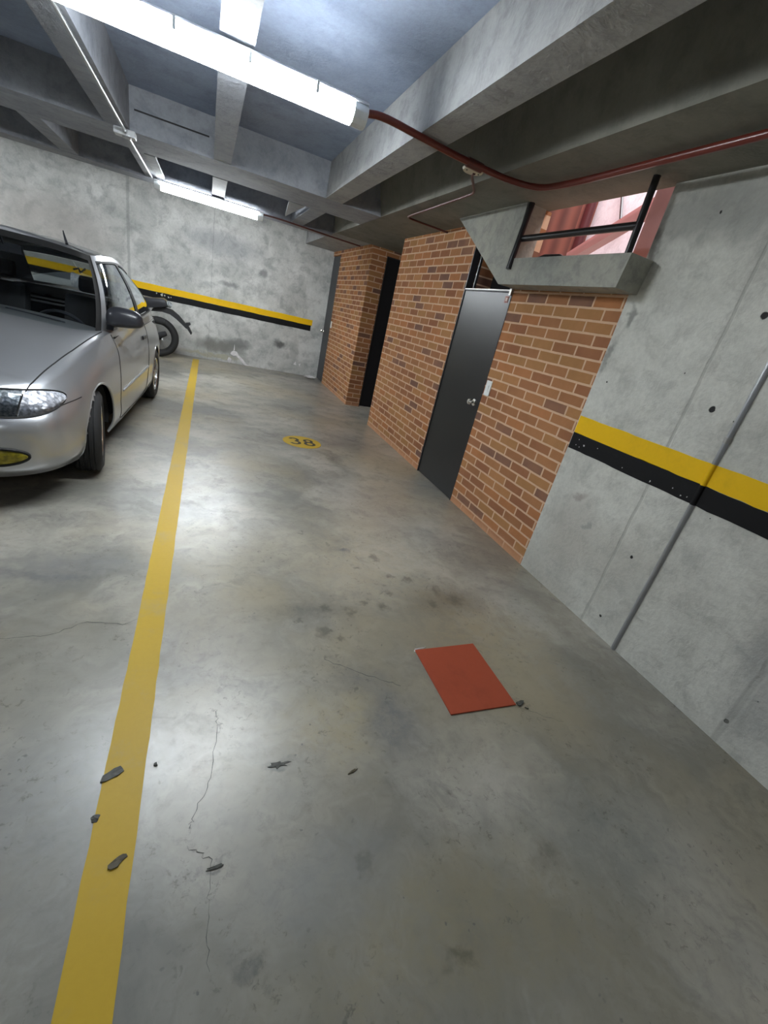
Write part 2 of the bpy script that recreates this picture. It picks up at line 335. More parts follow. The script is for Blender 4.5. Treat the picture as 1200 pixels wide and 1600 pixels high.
def tag(o, label, cat, group=None):
    o['label'] = label; o['category'] = cat
    if group: o['group'] = group
    return o
def struct(name, mb, mat, **k):
    o = mb.build(name, mat, **k); o['kind'] = 'structure'; return o
def B(*a): return MB().box(*a)

# ------------------------------------------------------------------ the room
W = 2.102; D = 8.957; SOF = 2.24; SLAB = 2.52; XL = -7.0; YF = -4.5
struct('floor', B(XL, 4.6, YF, D + .2, -.15, 0), M['floor'])
struct('ceiling', MB().box(XL, W + .03, YF, 5.54, SLAB, SLAB + .15).box(XL, 4.6, 5.54, D + .2, SLAB, SLAB + .15), M['conc_slab'])
wb = struct('wall_back', B(XL, 4.6, D, D + .2, 0, SLAB), M['conc_back'])
struct('wall_left', B(XL - .2, XL, YF, D + .2, 0, SLAB), M['conc_back'])
struct('wall_front', B(XL, W + .25, YF - .2, YF, 0, SLAB), M['conc_back'])
wr = struct('wall_right', MB().box(W, W + .25, YF, 2.017, 0, 1.9).box(W, W + .25, YF, 2.0, 1.9, SLAB), M['conc_right'])
# near brick wall: around the stair opening and the store door
struct('wall_brick_near', MB().box(W, W + .25, 2.017, 3.079, 0, 1.90).box(W, W + .06, 3.0, 3.079, 1.90, SOF).box(W, W + .25, 3.821, 5.54, 0, SOF).box(W, W + .25, 3.3, 5.54, SOF, SLAB), M['brick_near'])
struct('wall_brick_far', MB().box(W, W + .2, 6.684, 8.427, 0, SOF).box(W, W + .2, 8.427, D, 2.19, SOF).box(W, W + .2, 6.684, D, SOF, SLAB), M['brick_near'])
struct('wall_alcove', MB().box(W + .2, W + .225, 6.684, 6.884, 0, SOF).box(W + .225, 3.5, 6.684, 6.884, 2.16, SOF).box(3.02, 4.6, 6.684, 6.884, 0, 2.16), M['brick_end'])
# the face of the pillar that looks at the camera (end bricks)
struct('trim_1', B(W, W + .2, 6.676, 6.684, 0, SOF), M['brick_end'])
struct('wall_passage', MB().box(4.4, 4.6, 5.3, 6.884, 0, SOF).box(W + .25, 4.6, 5.34, 5.54, 0, SOF), M['brick_end'])
struct('wall_storeroom', B(W + .25, W + .29, 3.071, 3.9, 0, SOF), M['dark'])  # near-black sheet painted in for the unlit space behind the transom

# wall bands
def band(parent, name, mat, rows):
    return rows.build(name, mat, parent)
Z1, Z2, Z3 = 1.0666, .9656, .8685
def wob(a, b, n, amp): return [(a + (b - a) * i / n, random.uniform(-amp, amp)) for i in range(n + 1)]
def band_x(z0, z1):      # on the right wall, slightly wavy hand painted edges
    lo = wob(2.012, -2.5, 90, .0022); hi = wob(2.012, -2.5, 90, .0022)
    poly = [(y, z0 + d) for y, d in lo] + [(y, z1 + d) for y, d in reversed(hi)]
    return MB().prism(poly, 'X', W - .0022, W + .001)
def band_y(z0, z1, x0, x1):
    lo = wob(x0, x1, 70, .003); hi = wob(x0, x1, 70, .003)
    return MB().prism([(x, z0 + d) for x, d in lo] + [(x, z1 + d) for x, d in reversed(hi)], 'Y', D - .0025, D + .001)
b = band_x(Z2, Z1).build('yellow_band', M['yellow_band'], wr); b['label'] = 'yellow painted stripe'
b = band_x(Z3, Z2).build('black_band', M['black_band'], wr); b['label'] = 'black painted stripe'
b = band_y(Z2 - .02, Z1 - .02, -6.5, 1.88).build('yellow_band', M['yellow_band'], wb); b['label'] = 'yellow painted stripe'
b = band_y(Z3 - .025, Z2 - .02, -6.5, 1.86).build('black_band', M['black_band'], wb); b['label'] = 'black painted stripe'
def chips(parent, pts, axis):
    mb = MB()
    for (u, z, r) in pts:
        n = 7; poly = [(u + r * random.uniform(.4, 1.3) * math.cos(2 * math.pi * k / n), z + r * random.uniform(.4, 1.6) * math.sin(2 * math.pi * k / n)) for k in range(n)]
        if axis == 'X': mb.prism(poly, 'X', W - .0032, W - .002)
        else: mb.prism(poly, 'Y', D - .0036, D - .0022)
    o = mb.build('paint_chips', M['chip'], parent); o['kind'] = 'stuff'
chips(wr, [(1.90, .915, .006), (1.93, .895, .004), (1.96, .90, .003), (1.80, .93, .003), (1.60, .89, .003), (1.42, .885, .005), (1.30, .90, .003), (1.25, .885, .004), (1.22, .89, .003), (1.95, .935, .003)], 'X')
chips(wb, [(-.70, .918, .02), (-.66, .915, .014), (-.60, .90, .012), (-.78, .925, .012), (-.56, .905, .008)], 'Y')

# ceiling beams
def beam(name, mb, mat='conc_beam'): return struct(name, mb, M[mat])
beam('trim_2', B(.985, 1.15, YF, 4.87, SOF, SLAB))                                   # long beam right of the lamp
beam('trim_3', B(0.0, .14, YF, 4.87, SOF + .002, SLAB), 'conc_joist')
beam('trim_4', B(-.79, -.62, YF, 4.87, SOF + .001, SLAB), 'conc_joist')
beam('trim_5', B(-1.75, -1.58, YF, 4.87, SOF, SLAB), 'conc_joist'); beam('trim_6', B(-2.75, -2.58, YF, 4.87, SOF, SLAB), 'conc_joist'); beam('trim_7', B(-3.8, -3.63, YF, 4.87, SOF, SLAB), 'conc_joist')
beam('trim_8', MB().prism([(4.87, SOF), (5.56, SOF), (5.60, SLAB), (4.84, SLAB)], 'X', XL, 1.56), 'conc_joist')   # cross beam
beam('trim_9', MB().prism([(6.93, SOF), (7.28, SOF), (7.32, SLAB), (6.9, SLAB)], 'X', XL, 1.56), 'conc_joist')
for i, (x0, x1) in enumerate([(.985, 1.15), (0, .14), (-.72, -.6), (-1.55, -1.38), (-2.75, -2.55)]):
    beam('trim_%d' % (10 + i), B(x0, x1, 5.58, 6.92, SOF + .004, SLAB), 'conc_joist')
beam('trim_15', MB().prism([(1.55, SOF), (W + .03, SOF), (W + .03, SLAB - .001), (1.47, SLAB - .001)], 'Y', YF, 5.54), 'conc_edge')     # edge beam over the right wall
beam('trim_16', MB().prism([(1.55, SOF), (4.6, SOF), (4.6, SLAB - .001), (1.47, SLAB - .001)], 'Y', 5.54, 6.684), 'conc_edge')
beam('trim_17', B(1.57, W, 6.684, D, SOF + .02, SLAB - .001), 'conc_beam')
struct('trim_18', B(-.585, -.04, 4.848, 4.856, 2.374, 2.384), M['seam'])              # thin dark line across the cross beam
# lamp light on the joist undersides, painted as pale strips
struct('trim_19', B(.002, .138, 1.2, 2.44, SOF - .003, SOF + .003), M['conc_lamplit'])
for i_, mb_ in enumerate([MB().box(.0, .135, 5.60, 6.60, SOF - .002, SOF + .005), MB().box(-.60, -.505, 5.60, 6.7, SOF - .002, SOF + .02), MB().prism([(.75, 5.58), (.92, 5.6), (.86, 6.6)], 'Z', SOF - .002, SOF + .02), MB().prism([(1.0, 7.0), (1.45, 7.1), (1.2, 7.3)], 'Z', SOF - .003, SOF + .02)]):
    struct('trim_%d' % (30 + i_), mb_, M['conc_lamplit'])

# stair landing ledge with the opening above it
lx = 1.94
poly = [(3.06, 1.742), (1.965, 1.735), (1.945, 1.895), (2.985, 1.905), (2.985, SOF), (3.93, SOF)]
struct('trim_21', MB().prism(poly, 'X', lx, W), M['conc_ledge'])
struct('trim_22', MB().prism([(1.965, 1.735), (2.1, 1.735), (2.1, 1.895), (1.945, 1.895)], 'X', W, W + .001), M['conc_ledge'])

# stairwell beyond
struct('wall_stairwell', MB().box(3.4, 3.5, .6, 5.3, 1.6, 4.6).box(W + .03, 3.4, 5.2, 5.3, SOF, 4.6).box(W + .25, 3.4, .5, .6, 1.9, 4.6).box(W, W + .03, .5, 5.3, SLAB + .151, 4.6), M['cladding'])
struct('wall_landing', B(W + .30, 3.4, .6, 5.2, 1.78, 1.86), M['conc_ledge'])
struct('trim_23', B(3.30, 3.36, 3.32, 3.93, 1.86, 4.2), M['pinkwall'])
def sbeam(p, q, wd, mat, name, label, cat='beam'):
    o = MB().tube([p, q], wd, 4).build(name, mat); return tag(o, label, cat)

# ------------------------------------------------------------------ doors
def frame_boxes(y0, y1, zt, x0, x1, th=.012):
    return MB().box(x0, x1, y0, y0 + th, 0, zt).box(x0, x1, y1 - th, y1, 0, zt)
d1 = MB().box(W + .004, W + .04, 3.091, 3.809, .004, 1.722).build('door_1', M['door'], bevel=.003); d1['kind'] = 'structure'; d1['label'] = 'black steel storeroom door beside the white switch plate'
fr = frame_boxes(3.079, 3.821, SOF, W - .004, W + .06).box(W - .004, W + .05, 3.091, 3.809, 1.724, 1.732).build('door_frame', M['frame'], d1)
MB().box(W - .003, W + .03, 3.084, 3.816, 1.733, 1.739).build('top_rail', M['bare_metal'], d1)
MB().box(W - .02, W + .0, 3.079, 3.105, 1.70, 1.742).build('latch_plate', M['bare_metal'], d1)
MB().box(W + .03, W + .05, 3.73, 3.745, 1.75, 2.2).build('transom_bar', M['frame'], d1)
def knob(parent, y, z, s=1.):
    m = Matrix.Translation((W + .004, y, z)) @ Matrix.Rotation(-math.pi / 2, 4, 'Y') @ Matrix.Scale(s, 4)
    MB().lathe([(0, .0), (.032, .0), (.030, .006), (.012, .010), (.011, .03), (.024, .038), (.028, .05), (.022, .062), (0, .066)], m, 20).build('knob', M['chrome'], parent, smooth=True)
knob(d1, 3.165, .873, .95)
st = MB().box(W + .002, W + .0045, 3.12, 3.165, 1.648, 1.695).build('sticker', M['sticker'], d1); st['label'] = 'small dark red square sticker'
MB().box(W + .001, W + .003, 3.13, 3.155, 1.66, 1.684).build('sticker_mark', M['sticker2'], st)
d2 = MB().box(W + .01, W + .05, 8.432, 9.0 - .05, .01, 2.18).build('door_2', M['door_dark']); d2['kind'] = 'structure'; d2['label'] = 'dark grey door in the corner by the back wall'
MB().box(W + .002, W + .06, 8.427, 8.434, 0, 2.19).build('door_frame', M['frame'], d2)
knob(d2, 8.90, .90, 1.0)
d3 = MB().box(W + .235, 3.0, 6.70, 6.74, .01, 2.15).build('door_3', M['dark']); d3['kind'] = 'structure'; d3['label'] = 'black door in the shaded passage between the brick walls'
MB().box(W + .225, W + .237, 6.678, 6.75, 0, 2.16).box(W + .237, 3.02, 6.69, 6.75, 2.15, 2.16).build('door_frame', M['frame'], d3)

def switch(y, z, label):
    t = empty('switch_plate', (W, y, z)); tag(t, label, 'light switch')
    MB().box(-.008, 0, -.036, .036, -.058, .058).build('plate', M['plate'], t, bevel=.003)
    MB().box(-.013, -.008, -.012, .012, -.022, .022).build('rocker', M['plate'], t, bevel=.002)
    return t
switch(3.022, 1.02, 'white switch plate on the brick beside the near black door')
s2 = switch(8.36, 1.06, 'small white switch plate on the far brick wall beside the corner door')

# ------------------------------------------------------------------ lamps
def lamp(x0, x1, y, label, zt=SOF - .012, mat='tube', tray=.047):
    t = empty('ceiling_light', ((x0 + x1) / 2, y, zt)); tag(t, label, 'ceiling light', 'fluorescent batten lights')
    h = (x1 - x0) / 2
    # tray
    MB().prism([(-tray * .8, 0), (tray * .8, 0), (tray, -.010), (tray, -.0155), (-tray, -.0155), (-tray, -.010)], 'X', -h, h).build('housing', M['housing'], t)
    prof = [(-.040, -.016), (-.058, -.028), (-.064, -.05), (-.052, -.075), (-.03, -.092), (0, -.097), (.03, -.092), (.052, -.075), (.064, -.05), (.058, -.028), (.040, -.016)]
    MB().prism(prof, 'X', -h + .07, h - .07).build('diffuser', M[mat], t)
    for s in (-1, 1):
        a, b_ = sorted((s * h, s * (h - .07)))
        MB().prism([(u * 1.03, v * 1.01 - (0 if v < -.031 else 0)) for u, v in prof], 'X', a, b_).build('end_cap', M['cap'], t, bevel=.004)
    for s in (-.62, -.2, .22, .64):
        for q in (-1, 1): MB().box(s * h - .006, s * h + .006, *sorted((q * .067, q * .058)), -.055, -.01).build('clip', M['cap'], t)
    for q in (-1, 1): MB().tube([(q * h * .7, 0, 0), (q * h * .7, 0, .0118)], .008, 6).build('mount', M['housing'], t)
    return t
lamp(-.72, .663, 2.61, 'large lit fluorescent batten light nearest the camera at the top of the photo')
lamp(-.62, .61, 6.78, 'smaller lit fluorescent batten light hanging before the back wall', mat='tube_far', tray=.085)
# unseen lamps outside the frame, added to brighten the scene
lamp(-4.3, -3.07, 2.66, 'added unseen fluorescent batten light over the neighbouring bays')
lamp(-4.3, -3.07, 6.78, 'added unseen fluorescent batten light over the far neighbouring bays')
lamp(-.62, .66, -1.46, 'added unseen fluorescent batten light behind the camera', mat='tube_added')
lamp(-4.3, -3.07, -1.46, 'added unseen fluorescent batten light over the neighbouring bays behind the camera', mat='tube_added')

# conduits
def pipe(name, pts, r, mat, label):
    pts = [Vector(p) for p in pts]
    for _ in range(2): pts = [pts[0]] + [q for a, b_ in zip(pts[:-1], pts[1:]) for q in ((a.lerp(b_, min(.25, .05 / max((b_ - a).length, 1e-4))), a.lerp(b_, 1 - min(.25, .05 / max((b_ - a).length, 1e-4)))))] + [pts[-1]]
    o = MB().tube(pts, r, 10).build(name, mat, smooth=True); return tag(o, label, 'pipe')
def arc(c, r, a0, a1, z, n=6): return [(c[0] + r * math.cos(a0 + (a1 - a0) * i / n), c[1] + r * math.sin(a0 + (a1 - a0) * i / n), z) for i in range(n + 1)]
zc = SOF - .022
pts = [(.665, 2.61, zc - .02), (.75, 2.62, zc), (1.2, 2.70, zc)] + [(1.55, 2.71, zc - .004), (1.70, 2.66, zc - .008), (1.765, 2.58, zc - .01)] + [(1.79, 2.3, zc - .01), (1.80, 1.4, zc - .01), (1.80, -1, zc - .01)]
cp = pipe('conduit', pts, .0165, M['redpipe'], 'red painted conduit running from the near light and along the ceiling edge')
MB().tube([(1.30, 2.71, zc), (1.40, 2.715, zc - .002)], .024, 10).build('coupling', M['brownpipe'], cp, smooth=True)
c2 = pipe('conduit', [(1.40, 2.79, zc - .012), (1.42, 2.86, zc), (1.60, 3.12, zc), (1.615, 3.18, zc), (1.64, 4.36, zc), (1.67, 4.42, zc), (2.1, 4.44, zc)], .0085, M['brownpipe'], 'thin brown conduit bending from the round cover to the brick wall')
c3 = pipe('conduit', [(-.645, 2.70, zc), (-.645, 4.78, zc)], .010, M['greypipe'], 'thin metal conduit between the near light and the square junction box')
c4 = pipe('conduit', [(-.645, 5.02, zc), (-.635, 6.72, zc)], .010, M['greypipe'], 'thin metal conduit between the junction box and the far light')
c5 = pipe('conduit', [(.615, 6.78, zc - .01), (.8, 6.8, zc), (1.56, 6.95, zc), (2.0, 7.0, zc)], .010, M['brownpipe'], 'dark conduit running from the far light towards the brick wall')
jb = empty('junction_box', (-.645, 4.9, SOF)); tag(jb, 'grey junction box on the conduit under the ceiling', 'junction box')
MB().box(-.085, .065, -.055, .055, -.045, 0).build('body', M['housing'], jb, bevel=.008)
MB().lathe([(0, -.052), (.03, -.052), (.034, -.044)], None, 16).build('cover', M['greypipe'], jb)
for q in (-1, 1): MB().tube([(0, q * .12, -.022), (0, q * .055, -.022)], .016, 8).build('connector', M['greypipe'], jb)
rc = empty('round_cover', (1.385, 2.785, SOF)); tag(rc, 'cream round blank cover on the ceiling beside the red conduit', 'junction box')
MB().lathe([(0, -.034), (.058, -.032), (.064, -.022), (.055, -.018), (.05, 0)], None, 28).build('cover', M['cream'], rc, smooth=True)
for s in (-1, 1): MB().lathe([(0, -.0362), (.004, -.0362), (.005, -.033)], Matrix.Translation((s * .04, 0, 0)), 8).build('screw', M['frame'], rc)
# wall conduit, painted over where it crosses the bands
wc = empty('wall_conduit', (W - .002, 1.181, 0)); tag(wc, 'vertical conduit on the right concrete wall, painted where it crosses the stripes', 'pipe')
def wseg(z0, z1, mat, name='tube'):
    return MB().tube([(0, 0, z0), (0, 0, z1)], .0125, 12).build(name, mat, wc, smooth=True)
wseg(0, Z3, M['greypipe']); s_ = wseg(Z3, Z2, M['black_band']); s_['label'] = 'black painted stretch'; s_ = wseg(Z2, Z1, M['yellow_band']); s_['label'] = 'yellow painted stretch'; wseg(Z1, SOF, M['greypipe'])
MB().tube([(-.002, 0, 1.165), (-.002, 0, 1.19)], .0155, 12).build('coupling', M['bare_metal'], wc, smooth=True)

# ------------------------------------------------------------------ railing in the opening
rl = empty('stair_railing', (1.985, 2.0, 1.895)); tag(rl, 'black tubular railing in the opening above the concrete ledge', 'railing')
def bar(name, p, q, r): return MB().tube([p, q], r, 12).build(name, M['rail'], rl, smooth=True)
bar('post', (0, .015, 0), (0, .02, SOF - 1.895), .018); bar('post', (-.055, .97, -.06), (-.02, .97, SOF - 1.895), .02)
bar('rail', (0, .015, .135), (-.02, .97, .135), .020)
MB().tube([(.04, .55, .02), (.05, .60, .025), (.05, .75, .028), (.04, .82, .022)], [.006, .02, .022, .008], 10).build('rope_bundle', M['rail'], rl, smooth=True)

# stairwell contents seen through the opening
struct('wall_stair_side', B(W + .06, 2.42, 3.03, 3.07, 1.86, 3.2), M['cladding'])
tag(MB().tube([(3.235, 3.94, 1.86), (3.235, 3.94, 3.4)], .045, 12).build('stair_post', M['stairred'], smooth=True), 'dark red round post in the stairwell behind the railing', 'post')
tag(MB().prism([(3.95, 2.11), (3.02, 2.52), (3.02, 2.59), (3.95, 2.18)], 'X', 3.03, 3.10).build('stair_stringer', M['pinkbeam']), 'pale pink sloping stair beam, upper of the two behind the railing', 'stair beam')
tag(MB().prism([(3.75, 2.08), (2.9, 2.44), (2.9, 2.50), (3.75, 2.14)], 'X', 2.90, 2.98).build('stair_stringer', M['pinkbeam']), 'pale pink sloping stair beam, lower of the two behind the railing', 'stair beam')
tag(MB().box(2.36, 2.42, 2.02, 2.36, 1.86, 2.7).build('stair_column', M['pinkbeam']), 'pink lit column at the right end of the stair opening', 'column')
tag(MB().tube([(3.27, 3.72, 2.95), (3.27, 3.50, 2.45)], .012, 6).build('stair_rod', M['rail']), 'thin dark rod across the white stairwell wall', 'rod')

# ------------------------------------------------------------------ floor markings and small things
def wavy_strip(x0a, x1a, x0b, x1b, ya, yb, n, z, amp):
    L = []; Rr = []
    for i in range(n + 1):
        t = i / n; y = ya + (yb - ya) * t; L.append((x0a + (x0b - x0a) * t + random.uniform(-amp, amp), y)); Rr.append((x1a + (x1b - x1a) * t + random.uniform(-amp, amp), y))
    mb = MB(); mb.grid([[(*a, z), (*b_, z)] for a, b_ in zip(L, Rr)]); return mb
tag(wavy_strip(-0.2163,-0.1136,-0.1787,-0.0786,-1.50,8.70,140,.0015,.0018).build('parking_line',M['yellow_floor']),'long yellow line painted on the floor beside the silver car','parking line')
tag(hs := MB().prism([(.945, .949), (1.262, .945), (1.268, 1.310), (.945, 1.303)], 'Z', 0, .006).build('hatch_cover', M['hatch'], bevel=.002), 'rust red square cover plate set in the floor', 'floor cover')
rim = MB().prism([(.938, 1.296), (.944, 1.296), (.948, 1.312), (1.01, 1.318), (.99, 1.309), (.942, 1.305)], 'Z', 0, .003).build('worn_edge', M['white_bits'], hs)
num = MB().lathe([(0, .003), (.198, .003), (.2, .0)], Matrix.Translation((.984, 4.372, 0)), 48).build('parking_number', M['yellow_floor']); tag(num, 'round yellow disc with black 38 painted on the floor', 'parking marking')
def stroke(path, wd, z):
    rows = []
    for k, p in enumerate(path):
        q = path[min(k + 1, len(path) - 1)]; r_ = path[max(k - 1, 0)]; d = Vector((q[0] - r_[0], q[1] - r_[1])).normalized(); n = Vector((-d.y, d.x)) * wd / 2
        rows.append([(p[0] - n.x, p[1] - n.y, z), (p[0] + n.x, p[1] + n.y, z)])
    return rows
def arc2(cx, cy, rx, ry, a0, a1, n=16): return [(cx + rx * math.cos(math.radians(a0 + (a1 - a0) * k / n)), cy + ry * math.sin(math.radians(a0 + (a1 - a0) * k / n))) for k in range(n + 1)]
cx, cy = .905, 4.378
g3 = MB().grid(stroke(arc2(cx, cy + .050, .040, .046, 160, -80), .030, .0042)).grid(stroke(arc2(cx, cy - .048, .046, .050, 85, -160), .030, .0044)).build('digit', M['blackpaint'], num); g3['label'] = 'black painted digit 3'
cx, cy = 1.055, 4.366
g8 = MB().grid(stroke(arc2(cx, cy + .048, .038, .044, 0, 360, 28), .030, .0042)).grid(stroke(arc2(cx, cy - .048, .046, .050, 0, 360, 28), .030, .0044)).build('digit', M['blackpaint'], num); g8['label'] = 'black painted digit 8'

def flake(x, y, pts, mat, label, h=.005, name='debris_flake', cat='debris'):
    n = len(pts); mb = MB(); top = [(x + px, y + py, h * random.uniform(.5, 1.2)) for px, py in pts]; bot = [(x + px, y + py, 0) for px, py in pts]
    mb.add(top + bot + [(x, y, h)], [(i, (i + 1) % n, 2 * n) for i in range(n)] + [(i, i + n, (i + 1) % n + n, (i + 1) % n) for i in range(n)])
    return tag(mb.build(name, mat), label, cat, 'small debris lying on the floor')
def blobp(rx, ry, n=11, rot=0, j=.35):
    c, s = math.cos(rot), math.sin(rot); out = []
    for k in range(n):
        a = 2 * math.pi * k / n; q = random.uniform(1 - j, 1 + j); u, v = rx * q * math.cos(a), ry * q * math.sin(a); out.append((c * u - s * v, s * u + c * v))
    return out
S = .86
flake(-.22 * S, 1.095 * S, blobp(.026, .014, 11, .5), M['flake'], 'dark grey flake on the left edge of the yellow line')
flake(-.24 * S, .96 * S, blobp(.009, .009), M['flake'], 'small dark pebble left of the yellow line, below the grey flake')
flake(-.161 * S, .826 * S, blobp(.022, .011, 10, .6), M['flake_b'], 'brownish dry flake lying on the near end of the yellow line')
flake(-.091 * S, 1.105 * S, blobp(.005, .006), M['flake'], 'tiny dark speck just right of the yellow line')
flake(.317 * S, 1.023 * S, blobp(.028, .010, 14, .05, .6), M['flake'], 'flat grey torn scrap on the floor right of the yellow line', .002)
flake(.098 * S, .746 * S, blobp(.022, .0035, 12, .05, .5), M['flake'], 'thin dark sliver on the floor near the long crack', .003)
flake(.578 * S, .941 * S, blobp(.018, .003, 12, .4, .6), M['flake_b'], 'small brown twig on the floor left of the red cover', .004)
flake(1.515 * S, 1.072 * S, blobp(.010, .004, 8, -.6), M['flake'], 'small black chip on the floor right of the red cover', .004)
flake(1.285, .948, blobp(.022, .012, 9, .3), M['flake'], 'dark rubble bit at the near right corner of the red cover', .008)

def crack(parts, w, label=None):
    o = MB(); pts = []
    for a, b_ in zip(parts[:-1], parts[1:]):
        for i in range(5): t = i / 5; pts.append((a[0] + (b_[0] - a[0]) * t + random.uniform(-.006, .006), a[1] + (b_[1] - a[1]) * t + random.uniform(-.006, .006)))
    pts.append(parts[-1]); rows = []
    for i, p in enumerate(pts):
        q = pts[min(i + 1, len(pts) - 1)]; r = pts[max(i - 1, 0)]; d = Vector((q[0] - r[0], q[1] - r[1])).normalized(); ww = w * random.uniform(.4, 1.2)
        rows.append([(p[0] - d.y * ww, p[1] + d.x * ww, .0008), (p[0] + d.y * ww, p[1] - d.x * ww, .0008)])
    o.grid(rows).build('crack', M['seam_floor'], bpy.data.objects['floor'])
M['seam_floor'] = simple('crack_dark', (.10, .10, .095), .9)  # dark grey colour of the floor cracks
sc = lambda L: [(a * S, b_ * S) for a, b_ in L]
crack(sc([(.598, 1.515), (.71, 1.434), (.841, 1.352), (.927, 1.30), (1.09, 1.5)][:4]), .0014)
crack(sc([(-.95, 1.79), (-.71, 1.805), (-.563, 1.805), (-.445, 1.882), (-.294, 1.852), (-.162, 1.95)]), .0014)
crack(sc([(.109, 1.3), (.109, 1.227), (.089, 1.041), (.065, .964), (.03, .898), (.022, .87)]), .0009)
crack(sc([(.016, .817), (.06, .79), (.082, .767), (.078, .7), (.073, .609), (.08, .52)]), .0008)
crack(sc([(1.47, 1.09), (1.6, 1.0), (1.66, .97)]), .0008)

# white crusts at the foot of the back wall and litter in the corner
def crumple(name, c, sx, sy, sz, label, cat, mat='white_bits', n=3, seed=1):
    rnd = random.Random(seed); bm = bmesh.new(); bmesh.ops.create_icosphere(bm, subdivisions=n, radius=1)
    for v in bm.verts:
        k = rnd.uniform(.55, 1.15); v.co = Vector((v.co.x * sx * k, v.co.y * sy * k, max(0, (v.co.z * .5 + .5) * sz * k)))
    me = bpy.data.meshes.new(name); bm.to_mesh(me); bm.free(); me.materials.append(M[mat]); o = bpy.data.objects.new(name, me); o.location = c; COL.objects.link(o); return tag(o, label, cat)
crumple('plastic_bag', (1.93, 8.72, 0), .12, .07, .05, 'crumpled white plastic litter on the floor in the far corner', 'litter', seed=3)
crumple('litter_scrap', (.44, 8.92, 0), .035, .03, .10, 'small pale crumpled scrap standing at the foot of the back wall', 'litter', seed=5)
cr_ = MB()
def patch(pts): cr_.prism(pts, 'Y', D - .006, D + .001)
patch([(.46, .20), (.50, .235), (.56, .22), (.60, .16), (.68, .10), (.74, .03), (.80, .0), (.72, .0), (.62, .09), (.55, .15), (.50, .14), (.45, .16)])
patch([(.50, .24), (.51, .35), (.52, .24)]); patch([(1.62, .18), (1.66, .24), (1.68, .17)]); patch([(1.72, .2), (1.76, .22), (1.75, .15)])
cb = cr_.build('mineral_crust', M['white_bits'], wb); cb['label'] = 'white mineral crust'; cb['kind'] = 'stuff'

CAR = (-1.375, 2.507, -0.052, .928)
CAR_STEER = math.radians(11)
# ------------------------------------------------------------------ silver car
def crm(ctrl, n):
    """Catmull-Rom through ctrl (K x dims) with chord based spacing, n points per unit; returns points and the ctrl parameter of each"""
    c = np.array(ctrl, float); K = len(c); out = []; par = []
    for i in range(K - 1):
        p0 = c[max(i - 1, 0)] if i > 0 else 2 * c[0] - c[1]; p3 = c[i + 2] if i + 2 < K else 2 * c[-1] - c[-2]
        p1, p2 = c[i], c[i + 1]
        def kn(a, b): return max(1e-4, np.linalg.norm((b - a)[:3])) ** .5
        t0 = 0; t1 = t0 + kn(p0, p1); t2 = t1 + kn(p1, p2); t3 = t2 + kn(p2, p3)
        for j in range(n):
            t = t1 + (t2 - t1) * j / n
            A1 = (t1 - t) / (t1 - t0) * p0 + (t - t0) / (t1 - t0) * p1; A2 = (t2 - t) / (t2 - t1) * p1 + (t - t1) / (t2 - t1) * p2
            A3 = (t3 - t) / (t3 - t2) * p2 + (t - t2) / (t3 - t2) * p3
            B1 = (t2 - t) / (t2 - t0) * A1 + (t - t0) / (t2 - t0) * A2; B2 = (t3 - t) / (t3 - t1) * A2 + (t - t1) / (t3 - t1) * A3
            out.append((t2 - t) / (t2 - t1) * B1 + (t - t1) / (t2 - t1) * B2); par.append(i + j / n)
    out.append(c[-1]); par.append(K - 1.0)
    return np.array(out), np.array(par)

car = empty('car', (CAR[0], CAR[1], 0), CAR[2]); car.scale = (CAR[3],) * 3
tag(car, 'silver three-door hatchback parked left of the yellow line, facing the camera', 'car')
ZF_ = [.19, .26, .38, .50, .575, .67]; DF = [.07, .015, 0, .0, .045, .12]
# plan x, plan y, z of 6 rows, inset of 6 rows
CC = [
 (0, .00, *ZF_, *DF), (.30, .012, *ZF_, *DF), (.54, .06, *ZF_, *DF),
 (.70, .18, .19, .26, .38, .50, .58, .69, .07, .015, 0, .0, .04, .11),
 (.775, .42, .19, .27, .40, .53, .63, .745, .05, .01, 0, 0, .03, .10),
 (.80, .83, .18, .27, .42, .58, .715, .82, .05, .01, 0, 0, .025, .095),
 (.81, 1.35, .17, .27, .42, .60, .77, .885, .05, .01, 0, 0, .022, .075),
 (.815, 2.0, .17, .27, .42, .60, .785, .905, .05, .01, 0, 0, .022, .062),
 (.815, 2.7, .17, .27, .42, .60, .79, .915, .05, .01, 0, 0, .022, .062),
 (.805, 3.23, .18, .28, .43, .61, .81, .93, .05, .01, 0, 0, .03, .075),
 (.775, 3.65, .20, .30, .45, .62, .83, .945, .05, .01, 0, 0, .05, .11),
 (.70, 3.92, .22, .32, .46, .60, .84, .96, .05, 0, 0, .02, .08, .16),
 (.54, 4.03, .22, .32, .46, .60, .84, .965, .05, 0, 0, .02, .1, .19),
 (.30, 4.08, .22, .32, .46, .60, .84, .965, .05, 0, 0, .02, .1, .2),
 (0, 4.09, .22, .32, .46, .60, .84, .965, .05, 0, 0, .02, .1, .2)]
cols, par = crm(CC, 14)
YC = 2.05
def side_pt(row):      # 6 rail points of one column
    x, y = row[0], row[1]; z = row[2:8]; d = row[8:14]
    return [np.array([x * (1 - dd / .8), YC + (y - YC) * (1 - dd / 2.05), zz]) for zz, dd in zip(z, d)]
rails = [crm(side_pt(c), 6)[0] for c in cols]      # 31 points each
FW, RW, WR = .83, 3.23, .285
def arch_fix(p):
    for yc, R_ in ((FW, .335), (RW, .325)):
        dy, dz = p[1] - yc, p[2] - WR; r = math.hypot(dy, dz)
        if p[0] > .6 and abs(r - R_) < .022 and dz > -.15: p = np.array([p[0], yc + dy * R_ / r, WR + dz * R_ / r])
    return p
side = [[arch_fix(p) for p in c] for c in rails]
